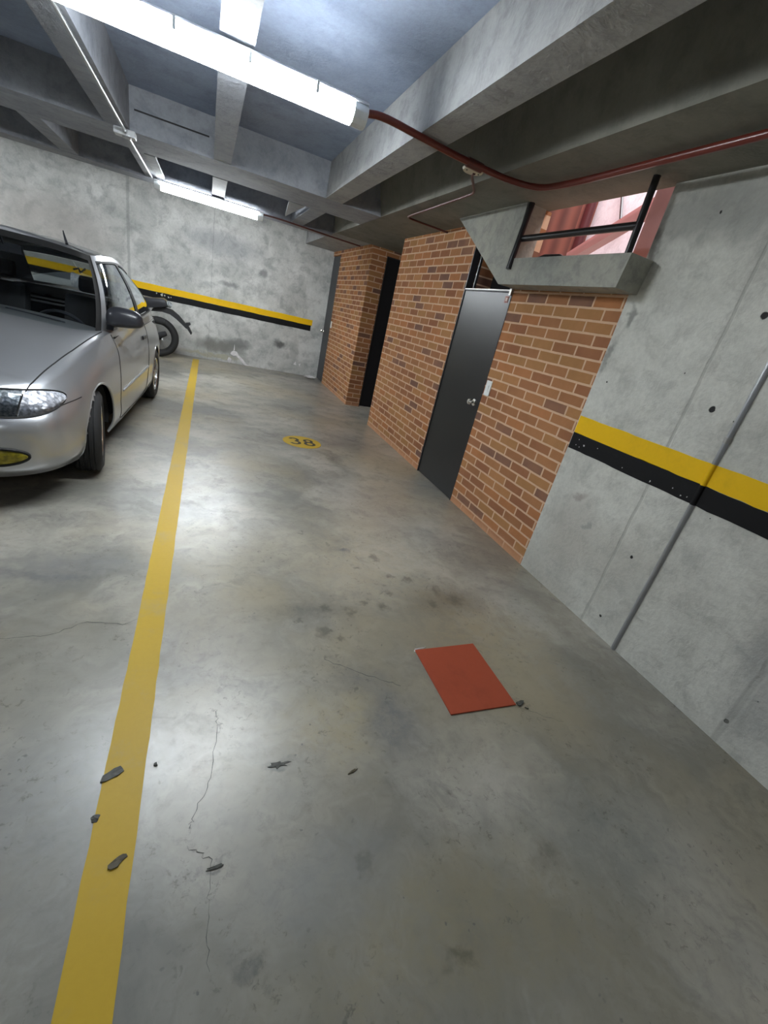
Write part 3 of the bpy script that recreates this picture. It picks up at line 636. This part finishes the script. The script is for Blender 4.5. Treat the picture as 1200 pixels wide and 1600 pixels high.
def keep(q):
    for yc, R_ in ((FW, .335), (RW, .325)):
        if q[0] > .6 and math.hypot(q[1] - yc, q[2] - WR) < R_ - .003 : return False
    return True
# hood / deck: straight across from the crest rail
def zcentre(y, zc_):
    if y < 1.45:
        f = max(0, min(1, (y - .13) / 1.2)); return zc_ + .03 + .055 * math.sin(math.pi * min(1, f * 1.0)) ** .8 + .03 * f
    return zc_ + .015
top = []
for c, q in zip(rails, par):
    e = c[-1]
    if e[1] <= 1.42 or e[1] >= 3.72:
        r_ = []
        for j in range(17):
            t = 1 - (1 - j / 16) ** 1.0; u = 1 - t; x = e[0] * u; k = 1 - u * u
            k = k ** .8; bulge = 0.0
            if e[1] < 1.42: bulge = -.012 * math.exp(-((abs(x) - .30) / .10) ** 2) * min(1, max(0, (e[1] - .2) * 2))
            r_.append(np.array([x, e[1] - (.03 if e[1] < .3 else 0) * (1 - u * u) * min(1, e[0] / .3), e[2] + (zcentre(e[1], e[2]) - e[2]) * k + bulge * 0]))
        top.append((q, r_))
body = MB()
def half_grid(rows, sx, flt=None):
    b = len(body.v); m = len(rows[0])
    for r in rows: body.v += [(sx * p[0], p[1], p[2]) for p in r]
    for i in range(len(rows) - 1):
        for k in range(m - 1):
            q = (rows[i][k] + rows[i + 1][k + 1]) / 2
            if flt and not flt(q): continue
            body.f.append((b + i * m + k, b + i * m + k + 1, b + (i + 1) * m + k + 1, b + (i + 1) * m + k))
ft = [r for q, r in top if r[0][1] <= 1.42]; rt = [r for q, r in top if r[0][1] >= 3.72]
for sx in (1, -1):
    half_grid(side, sx, keep); half_grid(ft, sx); half_grid(rt, sx)
ob = body.build('body', M['car'], car, smooth=True, weld=.0012)
bm = bmesh.new(); bm.from_mesh(ob.data); BV = BVHTree.FromBMesh(bm); bm.free()
def hit(o, d):
    h = BV.ray_cast(Vector(o), Vector(d).normalized()); return (h[0], h[1]) if h[0] else (None, None)
def seam_side(pts, sx=1, r=.0035, off=0.):
    out = []
    for y, z in pts:
        p, n = hit((2, y, z), (-1, 0, 0))
        if p: out.append((sx * (p.x + off), p.y, p.z))
    return out
def dens(pts, n=8):
    o = []
    for a, b_ in zip(pts[:-1], pts[1:]): o += [tuple(a[i] + (b_[i] - a[i]) * k / n for i in range(len(a))) for k in range(n)]
    return o + [pts[-1]]
def seam(name, P, r=.0035, mat='seam', n=6):
    if len(P) > 1: return MB().tube(P, r, n).build(name, M[mat], car, smooth=True)
for sx in (1, -1):
    # door gap, hood gap, bumper gap, rub strip
    seam('door_gap', seam_side(dens([(1.42, .895), (1.40, .75), (1.37, .55), (1.36, .38), (1.40, .24), (1.5, .215), (2.4, .215), (2.52, .26), (2.62, .45), (2.66, .65), (2.66, .90)]), sx))
    seam('fuel_flap_gap', seam_side(dens([(2.70, .865), (3.0, .868), (3.3, .872), (3.55, .87)]), sx, off=-.001), .003)
    seam('rub_strip', seam_side(dens([(1.43, .46), (2.0, .465), (2.60, .475)]), sx, off=.004), .009, 'car')
    if sx == 1: pass
    hp = []
    for x, y in dens([(.572, .16), (.60, .30), (.635, .55), (.66, .80), (.68, 1.1), (.69, 1.25), (.695, 1.36)], 6):
        p, n = hit((x, y, 2), (0, 0, -1))
        if p: hp.append((sx * p.x, p.y, p.z))
    seam('hood_gap', hp, .004)
    # bumper / wing joint running back from the lamp to the arch
    seam('bumper_gap', seam_side(dens([(.25, .578), (.36, .592), (.50, .602)]), sx), .003)
def front_patch(name, xs, ztop, zbot, mat, off, n=26, m=10, sx=1, parent=car):
    rows = []
    for i in range(n + 1):
        x = xs[0] + (xs[1] - xs[0]) * (math.sin(math.pi / 2 * i / n) if 'turn' in name or parent is not car else (.5 - .5 * math.cos(math.pi * i / n) if 'fog' in name else i / n)); r_ = []
        for k in range(m + 1):
            z = zbot(x) + (ztop(x) - zbot(x)) * k / m; p, nn = hit((x, -1, z), (0, 1, 0))
            if p is None: p = Vector((x, .3, z)); nn = Vector((0, -1, 0))
            nn = nn.normalized()
            if nn.y > 0: nn = -nn
            o_ = off * (math.sin(math.pi * min(1, max(0.02, k / m))) ** .35); p = p + nn * o_; r_.append((sx * p.x, p.y, p.z))
        rows.append(r_)
    return MB().grid(rows).build(name, M[mat], parent, smooth=True)
LX0, LXM, LX1 = .26, .575, .728
def hh_(x): t = max(0, (x - LXM) / (LX1 - LXM)); return math.sqrt(max(0, 1 - t ** 2.6))
def lt(x): return .616 + .050 * hh_(x)
def lb(x): return .616 - .066 * hh_(x)
for sx in (1, -1):
    h = front_patch('headlamp', (LX0, LXM), lt, lb, 'reflector_d', .006, sx=sx)
    front_patch('lens', (LX0, LXM), lt, lb, 'lens', .013, sx=sx, parent=h); h['label'] = 'clear headlamp unit'
    h = front_patch('turn_signal', (LXM + .006, LX1), lt, lb, 'reflector', .006, sx=sx)
    front_patch('lens', (LXM + .006, LX1), lt, lb, 'lens', .013, sx=sx, parent=h); h['label'] = 'clear white turn signal unit'
    rim = []
    for x in LX0 + (LX1 - LX0) * np.sin(np.linspace(0, math.pi / 2, 60)):
        p, n = hit((x, -1, lt(x) + .004), (0, 1, 0)); rim.append((sx * p.x, p.y - .003, p.z))
    for x in LX0 + (LX1 - LX0) * np.cos(np.linspace(0, math.pi / 2, 60)):
        p, n = hit((x, -1, lb(x) - .004), (0, 1, 0)); rim.append((sx * p.x, p.y - .003, p.z))
    seam('lamp_gasket', rim + rim[:1], .0045)
    p0, _ = hit((LXM + .003, -1, .65), (0, 1, 0)); p1, _ = hit((LXM + .003, -1, .555), (0, 1, 0))
    seam('lamp_divider', [(sx * p0.x, p0.y - .010, p0.z), (sx * p1.x, p1.y - .010, p1.z)], .005)
    fc, fz = .475, .335
    ft_ = lambda x: fz + .042 * math.sqrt(max(0, 1 - ((x - fc) / .135) ** 2)); fb_ = lambda x: fz - .042 * math.sqrt(max(0, 1 - ((x - fc) / .135) ** 2))
    f_ = front_patch('fog_lamp', (fc - .134, fc + .134), ft_, fb_, 'foglamp', .012, sx=sx); f_['label'] = 'yellow fog lamp'
    rim = []
    for a in np.linspace(0, 2 * math.pi, 40):
        p, n = hit((fc + .142 * math.cos(a), -1, fz + .049 * math.sin(a)), (0, 1, 0)); rim.append((sx * p.x, p.y - .002, p.z))
    seam('fog_lamp_rim', rim, .009)
# grille and lower intake
front_patch('grille', (-.22, .22), lambda x: .645, lambda x: .585, 'seam', .004)
front_patch('intake', (-.27, .27), lambda x: .35, lambda x: .275, 'seam', .004)
front_patch('number_plate', (-.17, .17), lambda x: .47, lambda x: .39, 'yellow_band', .012)['label'] = 'yellow number plate'

# greenhouse: base ring and roof ring
KB = [(0, 1.02, .90), (.35, 1.06, .90), (.58, 1.18, .895), (.685, 1.37, .885), (.74, 1.58, .895), (.75, 2.52, .912), (.735, 3.1, .925), (.70, 3.52, .945), (.60, 3.76, .955), (.3, 3.90, .96), (0, 3.94, .965)]
KT = [(0, 1.78, 1.425), (.24, 1.79, 1.42), (.42, 1.85, 1.402), (.495, 1.95, 1.388), (.525, 2.08, 1.398), (.54, 2.50, 1.405), (.53, 2.84, 1.365), (.51, 3.06, 1.315), (.44, 3.16, 1.315), (.25, 3.22, 1.33), (0, 3.24, 1.335)]
NS = 12
RB_, _ = crm(KB, NS); RT_, _ = crm(KT, NS)
def cab(si, t, off=0.0):
    """si = ring index (float), t = 0 base .. 1 roof edge"""
    i = min(int(si), len(RB_) - 2); f = si - i
    b_ = RB_[i] * (1 - f) + RB_[i + 1] * f; q = RT_[i] * (1 - f) + RT_[i + 1] * f
    tan = (RB_[i + 1] - RB_[i]) * .5 + (RT_[i + 1] - RT_[i]) * .5; nx, ny = -tan[1], tan[0]; L = math.hypot(nx, ny) + 1e-9
    nx, ny = -nx / L, -ny / L
    if nx * b_[0] + ny * (b_[1] - 2.4) < 0: nx, ny = -nx, -ny
    p = b_ * (1 - t) + q * t; bl = .035 * math.sin(math.pi * t) + off
    up = off * .5
    return np.array([p[0] + nx * bl, p[1] + ny * bl, p[2] + up])
def cabpatch(name, s0, s1, t0, t1, mat, off=0., sx=(1, -1), parent=None, ns=None, nt=10, label=None, kinds=None):
    obs = []
    for g in sx:
        rows = []; n_ = ns or max(2, int((s1 - s0) * 1.0) + 1)
        for i in range(n_ + 1):
            s = s0 + (s1 - s0) * i / n_; a = t0(s) if callable(t0) else t0; b_ = t1(s) if callable(t1) else t1
            rows.append([(g * (p := cab(s, a + (b_ - a) * k / nt, off))[0], p[1], p[2]) for k in range(nt + 1)])
        o = MB().grid(rows).build(name, M[mat], parent or car, smooth=True)
        if label: o['label'] = label
        obs.append(o)
    return obs
K_ = NS
# windscreen (both halves in one mesh)
def double(name, s0, s1, t0, t1, mat, off, nt=12):
    mb = MB()
    for g in (1, -1):
        rows = []
        for i in range(25):
            s = s0 + (s1 - s0) * i / 24
            rows.append([(g * (p := cab(s, t0 + (t1 - t0) * k / nt, off))[0], p[1], p[2]) for k in range(nt + 1)])
        mb.grid(rows)
    return mb.build(name, M[mat], car, smooth=True, weld=.001)
double('windscreen', 0, 2.86 * K_, .02, .93, 'windscreen', -.004)
double('rear_window', 8.35 * K_, 10 * K_, .10, .90, 'windscreen', -.004)
cabpatch('windscreen_seal', 2.74 * K_, 3.04 * K_, 0, 1, 'seam', .000)
double('windscreen_top_seal', 0, 2.9 * K_, .92, 1.0, 'seam', .0)
double('tailgate_frame', 7.9 * K_, 10 * K_, 0, .10, 'car', 0); double('tailgate_frame', 7.9 * K_, 10 * K_, .90, 1.0, 'car', 0)
cabpatch('a_pillar', 3.02 * K_, 3.32 * K_, -.03, 1, 'car', .003)
cabpatch('rear_pillar', 6.98 * K_, 8.36 * K_, -.03, 1, 'car', 0)
cabpatch('roof_rail', 3.28 * K_, 7.02 * K_, .93, 1.0, 'car', .003, nt=4)
cabpatch('waist_seal', 3.28 * K_, 7.0 * K_, -.04, .045, 'car', .001, nt=4)
cabpatch('window_seal', 3.30 * K_, 3.37 * K_, .04, .94, 'seam', .002); cabpatch('window_seal', 6.93 * K_, 7.0 * K_, .04, .94, 'seam', .002)
cabpatch('window_seal', 3.34 * K_, 6.97 * K_, .90, .94, 'seam', .001, nt=3); cabpatch('window_seal', 3.34 * K_, 6.97 * K_, .04, .075, 'seam', .001, nt=3)
cabpatch('door_window', 3.34 * K_, 4.97 * K_, .06, .92, 'sideglass', -.006, ns=16)
cabpatch('center_pillar', 4.95 * K_, 5.12 * K_, .05, .93, 'seam', -.001)
cabpatch('quarter_window', 5.1 * K_, 6.95 * K_, .06, .92, 'sideglass', -.006, ns=16)
# roof
rm = MB()
for g in (1, -1):
    rows = []
    for p in RT_:
        e = p; rows.append([(g * e[0] * (1 - j / 10), e[1], e[2] + .05 * (1 - (1 - j / 10) ** 2) * min(1, e[0] / .4) * 1.0) for j in range(11)])
    rm.grid(rows)
rm.build('roof', M['car'], car, smooth=True, weld=.001)
# front roof edge closing strip comes from the seal; antenna
MB().tube([(.33, 2.00, 1.43), (.305, 2.04, 1.49), (.295, 2.055, 1.52)], [.012, .007, .004], 8).build('antenna', M['blackplastic'], car, smooth=True)
MB().tube([(.40, 1.88, 1.418), (.46, 1.92, 1.405)], .004, 6).build('roof_trim', M['chrome'], car)

# interior
MB().box(-.60, .60, 1.12, 1.42, .60, .84).prism([(1.30, .86), (1.42, .86), (1.52, .80), (1.55, .55), (1.40, .5)], 'X', -.70, .70).build('dashboard', M['interior'], car, bevel=.02)
MB().box(-.70, .70, 1.0, 3.95, .22, .30).box(-.76, -.70, 1.0, 3.7, .25, .88).box(.70, .76, 1.45, 3.4, .25, .86).build('cabin_floor', M['interior'], car)
MB().box(-.68, .68, 3.42, 3.88, .82, .85).build('parcel_shelf', M['interior'], car)
def seat(x):
    s_ = MB().box(x - .23, x + .23, 1.95, 2.45, .32, .50).build('seat', M['interior2'], car, bevel=.04)
    m = Matrix.Translation((x, 2.42, .48)) @ Matrix.Rotation(math.radians(-14), 4, 'X')
    MB().box(-.22, .22, -.06, .07, 0, .56, m).build('backrest', M['interior2'], s_, bevel=.04)
    MB().box(-.12, .12, -.04, .05, .60, .74, m).build('headrest', M['interior2'], s_, bevel=.035)
seat(.36); seat(-.36)
rs = MB().box(-.62, .62, 2.85, 3.2, .32, .48).box(-.62, .62, 3.2, 3.36, .40, .84).build('rear_seat', M['interior2'], car, bevel=.04)
m = Matrix.Translation((.36, 1.68, .80)) @ Matrix.Rotation(math.radians(-62), 4, 'X')
ring = [(.175 * math.cos(a), .175 * math.sin(a), 0) for a in np.linspace(0, 2 * math.pi, 37)]
sw = MB().tube([m @ Vector(p) for p in ring], .013, 8, False).tube([m @ Vector((-.17, 0, 0)), m @ Vector((.17, 0, 0))], .012, 6).tube([m @ Vector((0, 0, .0)), m @ Vector((0, 0, -.30))], .02, 8).build('steering_wheel', M['blackplastic'], car, smooth=True)
MB().tube([(.0, 1.72, 1.38), (.0, 1.76, 1.33)], .01, 6).box(-.11, .11, 1.75, 1.78, 1.285, 1.345).build('rear_view_mirror', M['blackplastic'], car)
for sx in (1, -1):
    MB().tube([(sx * .14, 1.30, .945), (sx * .5, 1.24, .93)], .006, 6).build('wiper', M['blackplastic'], car)

# door mirrors, handles
for sx in (1, -1):
    c_ = Vector((sx * .845, 1.39, 1.005))
    bmm = bmesh.new(); bmesh.ops.create_uvsphere(bmm, u_segments=32, v_segments=20, radius=1)
    for v in bmm.verts:
        x, y, z = v.co; x2 = abs(x) ** .62 * (1 if x > 0 else -1); z2 = abs(z) ** (.6 if z < 0 else .85) * (1 if z > 0 else -1)
        v.co = Vector((sx * x2 * .125, (y * .07 if y < 0 else y * .02), z2 * (.055 if z < 0 else .086) * (1 - .12 * x2) + .006 * x2))
    me = bpy.data.meshes.new('door_mirror'); bmm.to_mesh(me); bmm.free(); me.materials.append(M['blackplastic'])
    for p in me.polygons: p.use_smooth = True
    o = bpy.data.objects.new('door_mirror', me); o.location = c_; COL.objects.link(o); o.parent = car; o['label'] = 'black door mirror'
    MB().prism([(1.46, .905), (1.60, .905), (1.57, .98), (1.53, 1.02)], 'X', *sorted((sx * .70, sx * .752))).tube([(sx * .74, 1.52, .945), (sx * .78, 1.44, .97)], .026, 10).build('mirror_foot', M['blackplastic'], o).matrix_parent_inverse = Matrix.Translation(-c_)
    p, n = hit((2, 2.46, .77), (-1, 0, 0))
    hd = MB().box(*sorted((sx * (p.x - .01), sx * (p.x + .014))), 2.38, 2.54, .755, .79).build('door_handle', M['blackplastic'], car, bevel=.006)
# wheels
def wheel(x, y, steer, sx):
    wr_ = empty('wheel', (x, y, WR), steer); wr_.parent = car
    m = Matrix.Rotation(sx * math.pi / 2, 4, 'Y')
    hw = .088
    prof = [(.185, -hw + .01), (.20, -hw), (.245, -hw - .004), (.272, -hw + .012), (.283, -hw + .03)]
    for gx in (-.045, -.015, .015, .045): prof += [(.285, gx - .006), (.279, gx - .003), (.279, gx + .003), (.285, gx + .006)]
    prof += [(.283, hw - .03), (.272, hw - .012), (.245, hw + .004), (.20, hw), (.185, hw - .01), (.18, 0), (.185, -hw + .01)]
    MB().lathe(prof, m, 56).build('tyre', M['rubber'], wr_, smooth=True)
    r_ = MB().lathe([(.186, hw - .008), (.180, hw - .004), (.170, hw - .012), (.165, hw - .05), (.165, -hw + .01)], m, 48)
    r_.lathe([(0, hw - .012), (.03, hw - .012), (.045, hw - .025), (.05, hw - .06), (.0, hw - .06)], m, 28)
    for k in range(7):
        a = 2 * math.pi * k / 7
        for da in (-.11, .11):
            r_.tube([m @ Vector((.035 * math.cos(a), .035 * math.sin(a), hw - .035)), m @ Vector((.172 * math.cos(a + da), .172 * math.sin(a + da), hw - .025))], .0095, 6)
    r_.build('rim', M['alloy'], wr_, smooth=True)
    MB().lathe([(0, hw - .07), (.12, hw - .07), (.12, hw - .08)], m, 28).build('brake_disc', M['interior2'], wr_)
for sx in (1, -1):
    wheel(sx * .708, FW, CAR_STEER, sx); wheel(sx * .712, RW, 0, sx)
    for yc, R_ in ((FW, .34), (RW, .33)):
        mt = Matrix.Translation((sx * .47, yc, WR)) @ Matrix.Rotation(math.pi / 2, 4, 'Y')
        MB().lathe([(.02, -.02 if sx > 0 else .02), (R_ + .005, -.02 if sx > 0 else .02), (R_ + .005, .29 * sx)], mt, 40, math.radians(85), math.radians(275)).build('wheel_well', M['well'], car)
        lip = []
        for a in np.linspace(math.radians(-22), math.radians(202), 46):
            p, n = hit((2, yc + (R_ - .002 + .012) * math.cos(a), WR + (R_ + .010) * math.sin(a)), (-1, 0, 0))
            if p and p.x > .5: lip.append((sx * (p.x - .004), yc + (R_ - .003) * math.cos(a), WR + (R_ - .003) * math.sin(a)))
        MB().tube(lip, .009, 8).build('arch_lip', M['car'], car, smooth=True)
MB().box(-.60, .60, .25, 3.9, .17, .22).box(-.44, .44, .35, 1.3, .22, .6).build('underbody', M['well'], car)
for sx in (1, -1):
    o = MB().box(*sorted((sx * .40, sx * .62)), 3.93, 4.0, .70, .86).build('tail_lamp', M['stairred'], car, bevel=.01)
# ------------------------------------------------------------------ motorcycle behind the car (tail to the right)
mo = empty('motorcycle', (-.70, 8.33, 0)); tag(mo, 'black motorcycle parked against the back wall behind the silver car', 'motorcycle')
def mwheel(x, R_, r, sp=18):
    e = empty('wheel', (x, 0, R_ + r - .002)); e.parent = mo
    rx = Matrix.Rotation(math.pi / 2, 4, 'X')
    MB().lathe([(R_ + r * .9 * math.cos(a), r * 1.05 * math.sin(a)) for a in np.linspace(0, 2 * math.pi, 15)], rx, 48).build('tyre', M['rubber'], e, smooth=True)
    MB().lathe([(R_ - .035, -.03), (R_ - .022, -.038), (R_ - .022, .038), (R_ - .035, .03), (R_ - .035, -.03)], rx, 40).build('rim', M['greypipe'], e, smooth=True)
    s = MB()
    for k in range(sp):
        a = 2 * math.pi * k / sp; s.tube([(.035 * math.cos(a + .5), (-1) ** k * .03, .035 * math.sin(a + .5)), ((R_ - .03) * math.cos(a), 0, (R_ - .03) * math.sin(a))], .0022, 5)
    s.build('spokes', M['greypipe'], e)
    MB().lathe([(0, -.05), (.05, -.05), (.055, -.03), (.055, .03), (.05, .05), (0, .05)], rx, 24).build('hub', M['interior'], e, smooth=True)
mwheel(0, .25, .062); mwheel(-1.28, .265, .045)
MB().tube([(-1.28, .06, .33), (-1.02, .06, .93)], .024, 10).tube([(-1.28, -.06, .33), (-1.02, -.06, .93)], .024, 10).build('fork', M['greypipe'], mo, smooth=True)
MB().tube([(-1.03, -.33, 1.04), (-1.0, -.2, 1.06), (-1.02, 0, 1.0), (-1.0, .2, 1.06), (-1.03, .33, 1.04)], .012, 10).build('handlebar', M['interior'], mo, smooth=True)
MB().tube([(-1.0, 0, .92), (-.55, 0, .72), (-.12, 0, .74), (.12, 0, .80)], .022, 8).tube([(-1.0, 0, .88), (-.75, 0, .45), (-.35, 0, .32), (-.28, 0, .70)], .022, 8).build('frame', M['rail'], mo, smooth=True)
MB().box(-.85, -.42, -.12, .12, .26, .58).lathe([(.0, -.09), (.10, -.09), (.10, .09), (0, .09)], Matrix.Translation((-.62, 0, .62)), 20).build('engine', M['greypipe'], mo, bevel=.03)
tk = MB()
tk.prism([(-.98, .84), (-.9, .95), (-.72, 1.0), (-.52, .94), (-.42, .84), (-.6, .78), (-.9, .78)], 'Y', -.12, .12); tk.build('tank', M['blackplastic'], mo, bevel=.04, smooth=True)
MB().prism([(-.45, .78), (-.42, .86), (-.1, .87), (.07, .90), (.12, .875), (.13, .79), (-.05, .74), (-.3, .70)], 'Y', -.13, .13).build('seat', M['blackplastic'], mo, bevel=.02, smooth=True)
MB().tube([(.09, -.0, .835), (.15, 0, .825), (.19, 0, .80)], [.045, .05, .03], 12).build('tail_lamp', M['reflector_d'], mo, smooth=True)
fen = []
for y_ in (-.06, .06): fen.append(y_)
arcp = [(-.05, .755), (.08, .775), (.20, .755), (.30, .69), (.375, .615), (.44, .545)]; inn = [(.415, .515), (.34, .575), (.26, .635), (.17, .685), (.06, .70), (-.10, .68)]
MB().prism(arcp + inn, 'Y', -.07, .07).build('rear_fender', M['interior2'], mo, bevel=.006)
MB().prism([(.40, .60), (.46, .615), (.475, .59), (.44, .565), (.50, .46), (.485, .44), (.41, .545)], 'Y', -.09, .09).build('plate_holder', M['interior2'], mo)
MB().tube([(-.02, -.10, .56), (.10, -.10, .56)], .05, 12).build('shock_absorber', M['rubber'], mo, smooth=True)
MB().tube([(-.28, -.09, .38), (0, -.09, .312)], .02, 8).tube([(-.28, .09, .38), (0, .09, .312)], .02, 8).build('swingarm', M['frame'], mo, smooth=True)
MB().tube([(-.6, -.15, .25), (-.3, -.15, .24), (.05, -.15, .36), (.13, -.15, .40)], [.02, .02, .045, .035], 12).build('exhaust', M['interior2'], mo, smooth=True)
MB().tube([(-.35, .15, .28), (-.30, .25, .01)], .01, 6).build('side_stand', M['frame'], mo)
MB().prism([(-1.50, .58), (-1.35, .66), (-1.15, .65), (-1.15, .625), (-1.35, .63), (-1.48, .56)], 'Y', -.05, .05).build('front_fender', M['blackplastic'], mo)
MB().lathe([(0, 0), (.085, 0), (.09, .02), (.07, .09), (0, .12)], Matrix.Translation((-1.13, 0, .90)) @ Matrix.Rotation(math.pi / 2, 4, 'Y'), 24).build('headlamp', M['reflector'], mo, smooth=True)
#END
